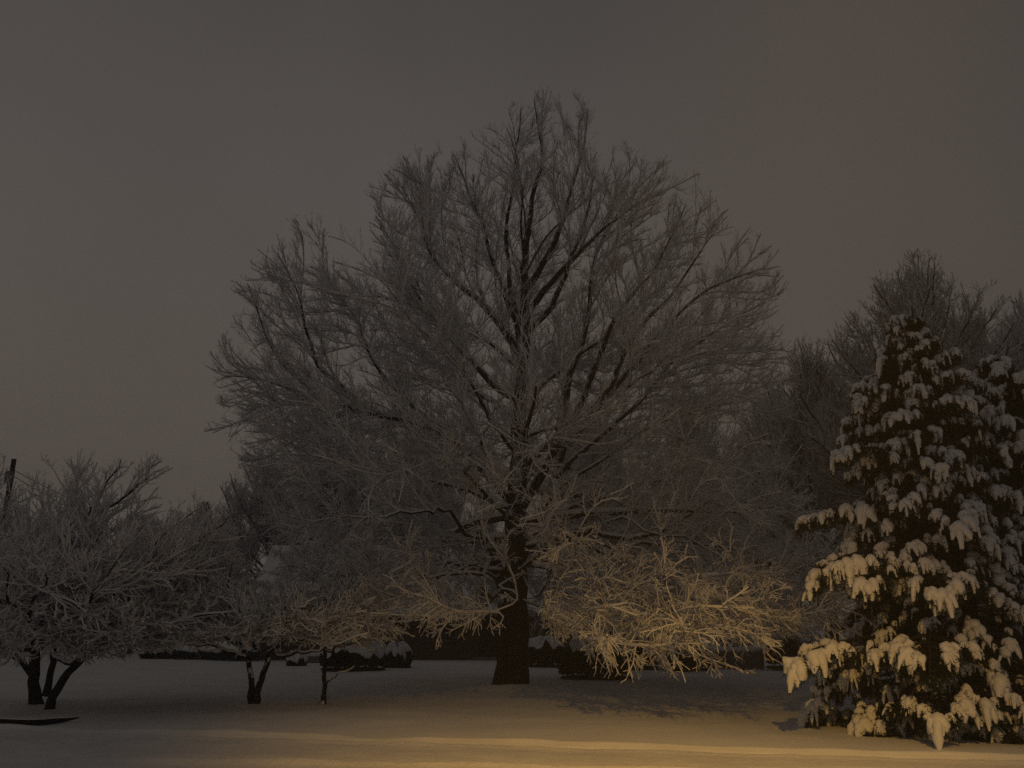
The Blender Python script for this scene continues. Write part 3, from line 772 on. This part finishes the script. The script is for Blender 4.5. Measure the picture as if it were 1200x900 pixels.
# ------------------------------------------------------------------ 5. shrubs
def shrub(label, px, py, w_px, h, seed, snow_lo=.45, name='shrub', depth=.8):
    rng = RS(seed); b = on_ground(px, py); W = w_px / F * b[1] / 2; b[1] += W * depth * .6
    root = thing(name, label, 'shrub', b, 'snow capped shrubs in front of the house')
    ph = rng.uniform(0, 6.28, 8)
    def rad(th, u):  # lumpy dome
        return 1 + .10 * np.sin(3 * th + ph[0] + 2 * u) + .08 * np.sin(5 * th + ph[1] - 3 * u) + .05 * np.sin(9 * th + ph[2] + 7 * u)
    n = 4200; th = rng.uniform(0, 2 * np.pi, n); u = rng.uniform(-.15, 1, n)
    rr = rad(th, u) * rng.uniform(.75, 1.0, n); c = np.sqrt(np.maximum(0, 1 - np.abs(u) ** 1.8)) * (1 - .25 * np.clip(.3 - u, 0, 1))
    p = np.stack([b[0] + W * rr * c * np.cos(th), b[1] + W * depth * rr * c * np.sin(th), h * (.15 + .85 * np.maximum(u, 0) * rr) - .1 * (u < 0) * h], 1)
    a = Acc(); d1 = unit(rng.normal(0, 1, p.shape)); d2 = unit(np.cross(d1, rng.normal(0, 1, p.shape)))
    a.quads(p, d1 * .06, d2 * .035)
    for k in range(9):
        t2 = rng.uniform(0, 6.28); q = np.array([[b[0], b[1], 0], [b[0] + .4 * W * math.cos(t2), b[1] + .4 * W * math.sin(t2), h * .4], [b[0] + .7 * W * math.cos(t2), b[1] + .6 * W * math.sin(t2), h * .75]])
        a.tubes(q[None], np.array([[.03, .02, .01]]), 5)
    a.build('foliage', M_LEAF, root, smooth=False)
    # snow cap: upper shell and underside
    A, Bn = 40, 12; tg = np.linspace(0, 2 * np.pi, A, endpoint=False)
    ea = .55 * (1 - snow_lo); edge = snow_lo + ea * (.30 * np.sin(4 * tg + ph[3]) + .25 * np.sin(7 * tg + ph[4]) + .22 * np.sin(13 * tg + ph[5]) + .2 * rng.normal(0, 1, A))
    V = []
    for off in (.07, -.03):
        for j in range(Bn):
            s = j / (Bn - 1); uu = 1 - (1 - edge) * s; r_ = rad(tg, uu); cc = np.sqrt(np.maximum(0, 1 - np.clip(uu, 0, 1) ** 1.8)) * (1 - .25 * np.clip(.3 - uu, 0, 1))
            o = off * (1 - .55 * s ** 3)
            V.append(np.stack([b[0] + (W * r_ + o) * cc * np.cos(tg), b[1] + (W * r_ + o) * depth * cc * np.sin(tg), h * (.15 + .85 * uu * (r_ if j else r_.mean())) + o * .9], 1))
    V = np.concatenate(V); Q = []
    k = np.arange(A)
    for j in range(Bn - 1):
        Q.append(np.stack([j * A + k, j * A + (k + 1) % A, (j + 1) * A + (k + 1) % A, (j + 1) * A + k], 1))
        m = Bn * A; Q.append(np.stack([m + (j + 1) * A + k, m + (j + 1) * A + (k + 1) % A, m + j * A + (k + 1) % A, m + j * A + k], 1))
    e0, e1 = (Bn - 1) * A, (2 * Bn - 1) * A
    Q.append(np.stack([e0 + k, e0 + (k + 1) % A, e1 + (k + 1) % A, e1 + k], 1))
    s = Acc(); s.add(V + rng.normal(0, .006, V.shape), np.concatenate(Q)); s.build('snow_cap', M_SNOW, root)

shrub('wide low shrub under snow, larger of the pair left of the big trunk', 411, 787, 76, 1.25, 61)
shrub('round ball shaped shrub under snow between the wide one and the big trunk', 464, 783, 32, 1.0, 62)
shrub('wide dark shrub with little snow just right of the big trunk', 700, 797, 80, 1.25, 63, .75)
shrub('dark shrub right of the thin trunk near the low wall', 805, 787, 50, 1.3, 64, .8)
shrub('snow covered shrub seen between the stems of the broad low tree and the hedge', 182, 772, 46, .8, 65, .4)
shrub('small mound like shrub nearly buried in snow beside the stone slab', 345, 780, 22, .6, 66, .2)
shrub('dark shrub against the house wall right behind the big trunk', 640, 783, 60, 1.2, 67, .7)
shrub('dark tall shrub by the right end of the low wall', 925, 785, 46, 1.6, 68, .8)
shrub('dark shrub between the wide dark shrub and the thin trunk', 755, 785, 40, 1.5, 69, .85)

def hedge():
    rng = RS(71); p0, p1 = on_ground(200, 773), on_ground(292, 775)
    root = thing('hedge', 'long clipped hedge under a smooth blanket of snow behind the V forked tree', 'hedge', (p0 + p1) / 2)
    d = unit(p1 - p0); n = np.array([-d[1], d[0], 0]); L = np.linalg.norm(p1 - p0)
    a = Acc(); k = 3000; p = p0 + d * rng.uniform(0, L, (k, 1)) + n * rng.uniform(0, .8, (k, 1)) + np.array([0, 0, 1]) * rng.uniform(.03, .75, (k, 1))
    d1 = unit(rng.normal(0, 1, p.shape)); a.quads(p, d1 * .06, unit(np.cross(d1, rng.normal(0, 1, p.shape))) * .035)
    a.build('foliage', M_LEAF, root, smooth=False)
    s = Acc(); m = 24; P = np.stack([p0 + d * (L * i / (m - 1)) + n * .4 + [0, 0, .68 + .05 * math.sin(i * .9) - (.25 if i in (0, m - 1) else 0)] for i in range(m)])
    s.tubes(P[None], np.concatenate([[.15], .52 + .03 * rng.normal(0, 1, m - 2), [.15]])[None], 14, .04, rng, .62)
    s.build('snow_cap', M_SNOW, root)
hedge()

def slab(name, label, cat, x0, x1, py, h, dep, cap, mat):
    p0, p1 = on_ground(x0, py), on_ground(x1, py); c = (p0 + p1) / 2; L = p1[0] - p0[0]
    root = thing(name, label, cat, c)
    a = Acc(); a.box(c + [0, dep / 2, h / 2], (L, dep, h)); a.build('wall', mat, root, smooth=False)
    rng = RS(5); s = Acc(); m = 16
    P = np.stack([c + [-L / 2 - .05 + (L + .1) * i / (m - 1), dep / 2, h + .03] for i in range(m)])
    s.tubes(P[None], np.concatenate([[.05], dep * .62 + .02 * rng.normal(0, 1, m - 2), [.05]])[None], 12, .05, rng, cap)
    s.build('snow_cap', M_SNOW, root)
slab('stone_slab', 'short dark slab with a flat layer of snow, left of the wide shrub', 'garden wall', 351, 379, 777, .38, .5, .5, M_STONE)
slab('low_wall', 'low pale garden wall with snow on top at the far right of the lawn', 'garden wall', 828, 896, 784, .75, .35, .5, M_STONE)

# ------------------------------------------------------------------ 6. the house behind the big tree
def house():
    D = 50.0; x0, x1 = at(290, 700, D)[0], at(735, 700, D)[0]; dep = 8.5
    eave = 2.75; ridge = at(340, 645, D + dep / 2)[2]
    root = thing('house', 'long low brick house with a snow covered roof, half hidden behind the big tree', 'house', ((x0 + x1) / 2, D, 0))
    cx = (x0 + x1) / 2; W = x1 - x0
    a = Acc(); a.box((cx, D + dep / 2, eave / 2), (W - .8, dep, eave))
    for sx in (x0 + .4, x1 - .4):
        a.prism([(sx, D, eave), (sx, D + dep, eave), (sx, D + dep / 2, ridge - .12)], np.array([-.06, 0, 0]), np.array([.06, 0, 0]))
    wall = a.build('wall', M_BRICK, root, smooth=False)
    ov = .6; sl = (ridge - eave) / (dep / 2)
    prof = [(D - ov, eave - ov * sl), (D + dep / 2, ridge), (D + dep + ov, eave - ov * sl)]
    def sheet(z, th, ex):
        low = [(x0 - ex, y, zz + z) for y, zz in prof]; up = [(x0 - ex, y, zz + z + th) for y, zz in prof[::-1]]
        return low + up, np.array([0, 0, 0.]), np.array([W + 2 * ex, 0, 0])
    def roofmesh(z, th, ex, mat, nm, par):
        o, p, q = sheet(z, th, ex); A = Acc(); o = np.array(o); k = 6
        A.add(np.concatenate([o + p, o + q]), [[i, (i + 1) % k, k + (i + 1) % k, k + i] for i in range(k)] + [[0, 1, 4, 5], [1, 2, 3, 4], [6, 11, 10, 7], [7, 10, 9, 8]])
        return A.build(nm, mat, par, smooth=False)
    rf = roofmesh(.02, .12, .0, M_WOOD, 'roof', root)
    roofmesh(.145, .16, -.04, M_SNOW, 'snow_cover', rf)
    a = Acc(); a.box((cx, D - ov - .03, eave - ov * sl + .08), (W, .08, .14)); a.build('gutter', M_TRIM, root, smooth=False)
    ch = at(365, 640, D + dep / 2 + .6); a = Acc(); a.box((ch[0], ch[1], ridge + .1), (.75, .65, 1.6)); c = a.build('chimney', M_BRICK, rf, smooth=False)
    c.location = -np.array(root.location) ; rf_off = np.array(rf.location); c.location = -np.array(root.location) - rf_off
    a = Acc(); a.box((ch[0], ch[1], ridge + .98), (.85, .75, .14)); s = a.build('snow_cap', M_SNOW, root, smooth=False)
    for px, w, hh, zc in [(518, 1.5, 1.25, 1.65), (440, 1.7, 1.25, 1.65), (345, 1.5, 1.2, 1.65), (655, 1.7, 1.25, 1.65), (712, 1.2, 1.2, 1.65)]:
        x = at(px, 735, D)[0]
        fr = Acc()
        fr.box((x, D - .03, zc + hh / 2), (w + .16, .1, .1)); fr.box((x, D - .05, zc - hh / 2 - .03), (w + .26, .16, .09))
        for sx in (-1, 0, 1): fr.box((x + sx * (w / 2 + .02), D - .03, zc + .01), (.08, .1, hh - .1))
        f = fr.build('window', M_TRIM, root, smooth=False)
        g = Acc(); g.box((x, D - .02, zc), (w, .03, hh)); pn = g.build('pane', M_GLASS, f, smooth=False); pn.location = (0, 0, 0)
    x = at(572, 735, D)[0]; a = Acc(); a.box((x, D - .04, 1.12), (.95, .08, 2.1)); d = a.build('door', M_WOOD, root, smooth=False)
    a = Acc(); a.box((x, D - .2, .08), (1.6, .9, .16)); a.build('step', M_STONE, root, smooth=False)
house()
# sub-parts: their meshes are in world coordinates, so they sit at their part's own offset
for o in list(bpy.data.objects):
    if o.type == 'MESH' and o.parent is not None and o.parent.type == 'MESH':
        o.location = (0, 0, 0)

# ------------------------------------------------------------------ 7. pole with wires, fallen limb, thin trunk
def pole():
    D = 46; t = at(16.5, 538, D); base = np.array([t[0] - .15, D, 0])
    root = thing('utility_pole', 'dark wooden utility pole with service wires rising behind the broad low tree', 'utility pole', base)
    P = np.stack([base + (t - base) * s for s in np.linspace(0, 1, 8)])
    a = Acc(); a.tubes(P[None], np.linspace(.17, .12, 8)[None], 10); a.build('pole', M_WOOD, root)
    a = Acc(); a.box(t + [.02, -.22, -1.0], (.34, .3, .62)); a.build('transformer', M_METAL, root, smooth=False)
    for k, (dz, e) in enumerate([(-.55, (-7.0, 50.2, 3.4)), (-.85, (-9.5, 50.2, 3.3)), (-.7, (-60, 40, 6))]):
        s = t + [0, 0, dz]; e = np.array(e, float); u = np.linspace(0, 1, 20)[:, None]
        W = s + (e - s) * u; W[:, 2] -= (1.0 * 4 * u * (1 - u))[:, 0]
        a = Acc(); a.tubes(W[None], np.full((1, 20), .018), 5); a.build('wire', M_WOOD, root)
pole()

def fallen():
    rng = RS(81); pts = [on_ground(-70, 852), on_ground(0, 850), on_ground(30, 851), on_ground(60, 849), on_ground(92, 845)]
    P = smooth_path([p + [0, 0, .06] for p in pts], 18, rng, .03); R = np.interp(np.linspace(0, 1, 18), [0, .55, .8, 1], [.055, .06, .05, .012])
    root = thing('fallen_branch', 'long dark tapering branch lying on the snow below the broad low tree', 'branch', (P[0] + P[-1]) / 2 * [1, 1, 0])
    a = Acc(); a.tubes(P[None], R[None], 10); a.build('branch', M_WOOD, root)
    b = Acc(); Q = P.copy(); Q[:, 2] += R * .8; b.tubes(Q[None], (R * .35)[None], 8, .1, rng); b.build('snow_cover', M_SNOW, root)
fallen()

def thin_tree():
    rng = RS(83); b = on_ground(784, 787); root = thing('young_tree', 'thin dark trunk standing between the dark shrubs right of the big tree', 'tree', b)
    T = smooth_path([b, b + [-.15, 0, 1.2], b + [-.5, 0, 3], b + [-.6, 0, 5.5]], 14, rng, .1)
    a = Acc(); a.tubes(T[None], np.linspace(.14, .03, 14)[None], 9); a.build('trunk', M_TRUNK, root)
    l1 = grow(T[None], np.linspace(.14, .03, 14)[None], rng, 4, .3, 1, 50, .4, .8, 2.2, 8, None, lambda q: .04 + 0 * q[:, 2], .1, .012, .012, b + [0, 0, 2.])
    l2 = grow(*l1, rng, 4, .1, 1, 42, .5, .3, 1, 6, None, lambda q: .03 + 0 * q[:, 2], .14, .01, .01, b + [0, 0, 2.])
    l3 = grow(*l2, rng, 5, .1, 1, 42, .5, .15, .5, 4, None, lambda q: .02 + 0 * q[:, 2], .14, .008, .009, b + [0, 0, 2.])
    a = Acc(); a.tubes(l1[0], l1[1], 5); a.tubes(l2[0], l2[1], 4); a.tubes(l3[0], l3[1], 3); a.build('crown', M_TWIG, root)
thin_tree()

# ------------------------------------------------------------------ 8. ground and street
KU, KV = np.array([.9725, -.233]), np.array([.233, .9725])   # along and across the street
KERB = 14.13
def fbm(x, y, seed, s, oct=4):
    r = RS(seed); z = 0 * x; a = 1.0
    for o in range(oct):
        for _ in range(3):
            th = r.uniform(0, 6.28); k = s * r.uniform(.7, 1.4); z = z + a * np.sin(k * (x * math.cos(th) + y * math.sin(th)) + r.uniform(0, 6.28)) / 3
        s *= 2.1; a *= .5
    return z
def sheet(name, U, Vv, hfun, mat, kind='structure'):
    u, v = np.meshgrid(U, Vv); x = u * KU[0] + v * KV[0]; y = u * KU[1] + v * KV[1]
    V = np.stack([x, y, hfun(u, v, x, y)], -1).reshape(-1, 3); n, m = len(Vv), len(U)
    i, j = np.meshgrid(np.arange(n - 1), np.arange(m - 1), indexing='ij'); k = i * m + j
    Q = np.stack([k, k + 1, k + m + 1, k + m], -1).reshape(-1, 4)
    return tag(link_mesh(name, V, [Q], mat), kind=kind)
def h_ground(u, v, x, y):
    z = (.035 * fbm(x, y, 3, .8) + .012 * fbm(x, y, 23, 3.5, 3)) * np.clip((v - KERB) / 3 + .2, 0, 1)
    z = z + .045 * np.exp(-((v - KERB - fbm(u, 0 * u, 4, 3) * .008) / .06) ** 2) * (1 + .7 * fbm(u, 0 * u, 6, 1.5))
    road = 1 / (1 + np.exp((v - (KERB - .22)) / .035)) / (1 + np.exp(((KERB - 7.0) - v) / .05))
    for b, w, d in WELLS: z = z - d * np.exp(-((x - b[0]) ** 2 + (y - b[1]) ** 2) / w ** 2)
    return z - .35 * road
WELLS = [(on_ground(600, 806), 1.1, -.10), (on_ground(43, 826), .5, -.05), (on_ground(298, 828), .4, -.04), (on_ground(379, 825), .3, .03)]
def h_road(u, v, x, y):
    z = -.035 + .010 * fbm(x, y, 8, 3) + .006 * fbm(x, y, 28, 9, 3)
    e = .02 * fbm(u, 0 * u, 9, 2.5)
    c1 = 12.15 + .075 * u - .006 * u * u
    for c, a, w in ((c1, .06, .08), (c1 - .55, -.035, .22), (c1 + .45, -.02, .2), (10.2, .045, .18), (9.5, -.03, .22), (KERB - .35, .03, .1)):
        z = z + a * np.exp(-((v - c - e) / w) ** 2) * (1 + .3 * fbm(u, v, 12, 1.2))
    return z
U = np.concatenate([-np.geomspace(600, 16, 40)[:-1], np.linspace(-16, 16, 260), np.geomspace(16, 600, 40)[1:]])
V1 = np.concatenate([-np.geomspace(400, 2, 20), np.linspace(0, 13.4, 30), np.linspace(13.45, 15, 50), np.linspace(15.1, 30, 110), np.linspace(30.3, 60, 60), np.geomspace(62, 900, 24)])
sheet('snowy_ground', U, V1, h_ground, M_LAWN)
sheet('road', np.linspace(-60, 60, 900), np.linspace(KERB - 7.1, KERB - .1, 130), h_road, M_ROAD)

# ------------------------------------------------------------------ 9. the street lamp that lights the place
HEAD = np.array([2.5, 2.6, 8.4])
def lamp():
    b = np.array([5.8, .6, 0]); root = thing('street_lamp', 'street lamp on a tall metal pole at the near kerb, reaching over the road', 'street lamp', b)
    a = Acc(); a.tubes(np.stack([b + [0, 0, z] for z in np.linspace(0, 8.4, 8)])[None], np.linspace(.11, .07, 8)[None], 12); a.build('pole', M_METAL, root)
    s = np.linspace(0, 1, 10)[:, None]; A = b + [0, 0, 8.4] + (HEAD + [0, 0, .12] - b - [0, 0, 8.4]) * s; A[:, 2] += .5 * np.sin(s[:, 0] * math.pi)
    a = Acc(); a.tubes(A[None], np.full((1, 10), .045), 8); a.build('arm', M_METAL, root)
    d = unit(HEAD - b - [0, 0, HEAD[2]]) ; a = Acc(); H = np.stack([HEAD - d * .35 + [0, 0, .12], HEAD - d * .2 + [0, 0, .13], HEAD + d * .2 + [0, 0, .13], HEAD + d * .4 + [0, 0, .11]])
    a.tubes(H[None], np.array([[.07, .17, .19, .05]]), 12, 0, None, .55); a.build('lamp_head', M_METAL, root)
    m, nt, bs = new_mat('lamp_lens'); bs.inputs['Emission Color'].default_value = (1, .6, .22, 1); bs.inputs['Emission Strength'].default_value = 15
    a = Acc(); P = np.stack([HEAD - d * .16 + [0, 0, .015], HEAD - d * .1, HEAD + d * .1, HEAD + d * .16 + [0, 0, .015]]); a.tubes(P[None], np.array([[.03, .12, .12, .03]]), 10, 0, None, .3); a.build('lamp_lens', m, root)
lamp()
ld = bpy.data.lights.new('street_light', 'SPOT'); ld.energy = 900; ld.color = (1, .54, .11)
ld.spot_size = math.radians(62); ld.spot_blend = 1.0; ld.shadow_soft_size = .15; ld.energy = 3600
lo = bpy.data.objects.new('street_light', ld); COL.objects.link(lo); lo.location = HEAD - [0, 0, .10]
from mathutils import Vector
lo.rotation_euler = (Vector((2.2, 12.0, 0)) - Vector(tuple(HEAD))).to_track_quat('-Z', 'Y').to_euler()

# ------------------------------------------------------------------ 10. night sky lit by the town
w = bpy.data.worlds.new('World'); sc.world = w; w.use_nodes = True; nt = w.node_tree
bg = nt.nodes['Background']
tc = nt.nodes.new('ShaderNodeTexCoord'); sp = nt.nodes.new('ShaderNodeSeparateXYZ'); nt.links.new(tc.outputs['Generated'], sp.inputs[0])
def lin(c): return tuple((x / 255 / 12.92) if x < 10 else ((x / 255 + .055) / 1.055) ** 2.4 for x in c)
rp = ramp(nt, sp.outputs['Z'], [(0, lin((86, 78, 70))), (.18, lin((85, 78, 72))), (.45, lin((79, 74, 71))), (.62, lin((72, 68, 66))), (1, lin((63, 60, 59)))])
nn = nt.nodes.new('ShaderNodeTexNoise'); nn.inputs['Scale'].default_value = 1.6; nn.inputs['Detail'].default_value = 3
nt.links.new(tc.outputs['Generated'], nn.inputs['Vector'])
mr = nt.nodes.new('ShaderNodeMapRange'); nt.links.new(nn.outputs['Fac'], mr.inputs['Value']); mr.inputs['To Min'].default_value = .84; mr.inputs['To Max'].default_value = 1.14
mr.inputs['From Min'].default_value = .25; mr.inputs['From Max'].default_value = .75
mx = nt.nodes.new('ShaderNodeVectorMath'); mx.operation = 'SCALE'; nt.links.new(rp.outputs['Color'], mx.inputs[0]); nt.links.new(mr.outputs['Result'], mx.inputs['Scale'])
az = nt.nodes.new('ShaderNodeMapRange'); nt.links.new(sp.outputs['X'], az.inputs['Value'])   # the glow of the town lies to the left
az.inputs['From Min'].default_value = -.6; az.inputs['From Max'].default_value = .6; az.inputs['To Min'].default_value = 1.10; az.inputs['To Max'].default_value = .76
my = nt.nodes.new('ShaderNodeVectorMath'); my.operation = 'SCALE'; nt.links.new(mx.outputs['Vector'], my.inputs[0]); nt.links.new(az.outputs['Result'], my.inputs['Scale'])
nt.links.new(my.outputs['Vector'], bg.inputs['Color']); bg.inputs['Strength'].default_value = 1.13

# ------------------------------------------------------------------ 11. the air, thick with fine falling snow
def haze():
    a = Acc(); a.box((0, 60, 11), (190, 150, 26)); m = bpy.data.materials.new('haze'); m.use_nodes = True; n = m.node_tree
    n.nodes.remove(n.nodes['Principled BSDF']); v = n.nodes.new('ShaderNodeVolumePrincipled')
    v.inputs['Color'].default_value = (.97, .97, .97, 1); v.inputs['Density'].default_value = .0032
    n.links.new(v.outputs['Volume'], n.nodes['Material Output'].inputs['Volume'])
    tag(a.build('haze', m, None, smooth=False), kind='stuff')
haze()

# ------------------------------------------------------------------ render settings
sc.view_settings.view_transform = 'Standard'; sc.view_settings.look = 'None'; sc.view_settings.gamma = 1; sc.view_settings.exposure = 0
sc.cycles.use_denoising = False
sc.cycles.max_bounces = 5; sc.cycles.diffuse_bounces = 3
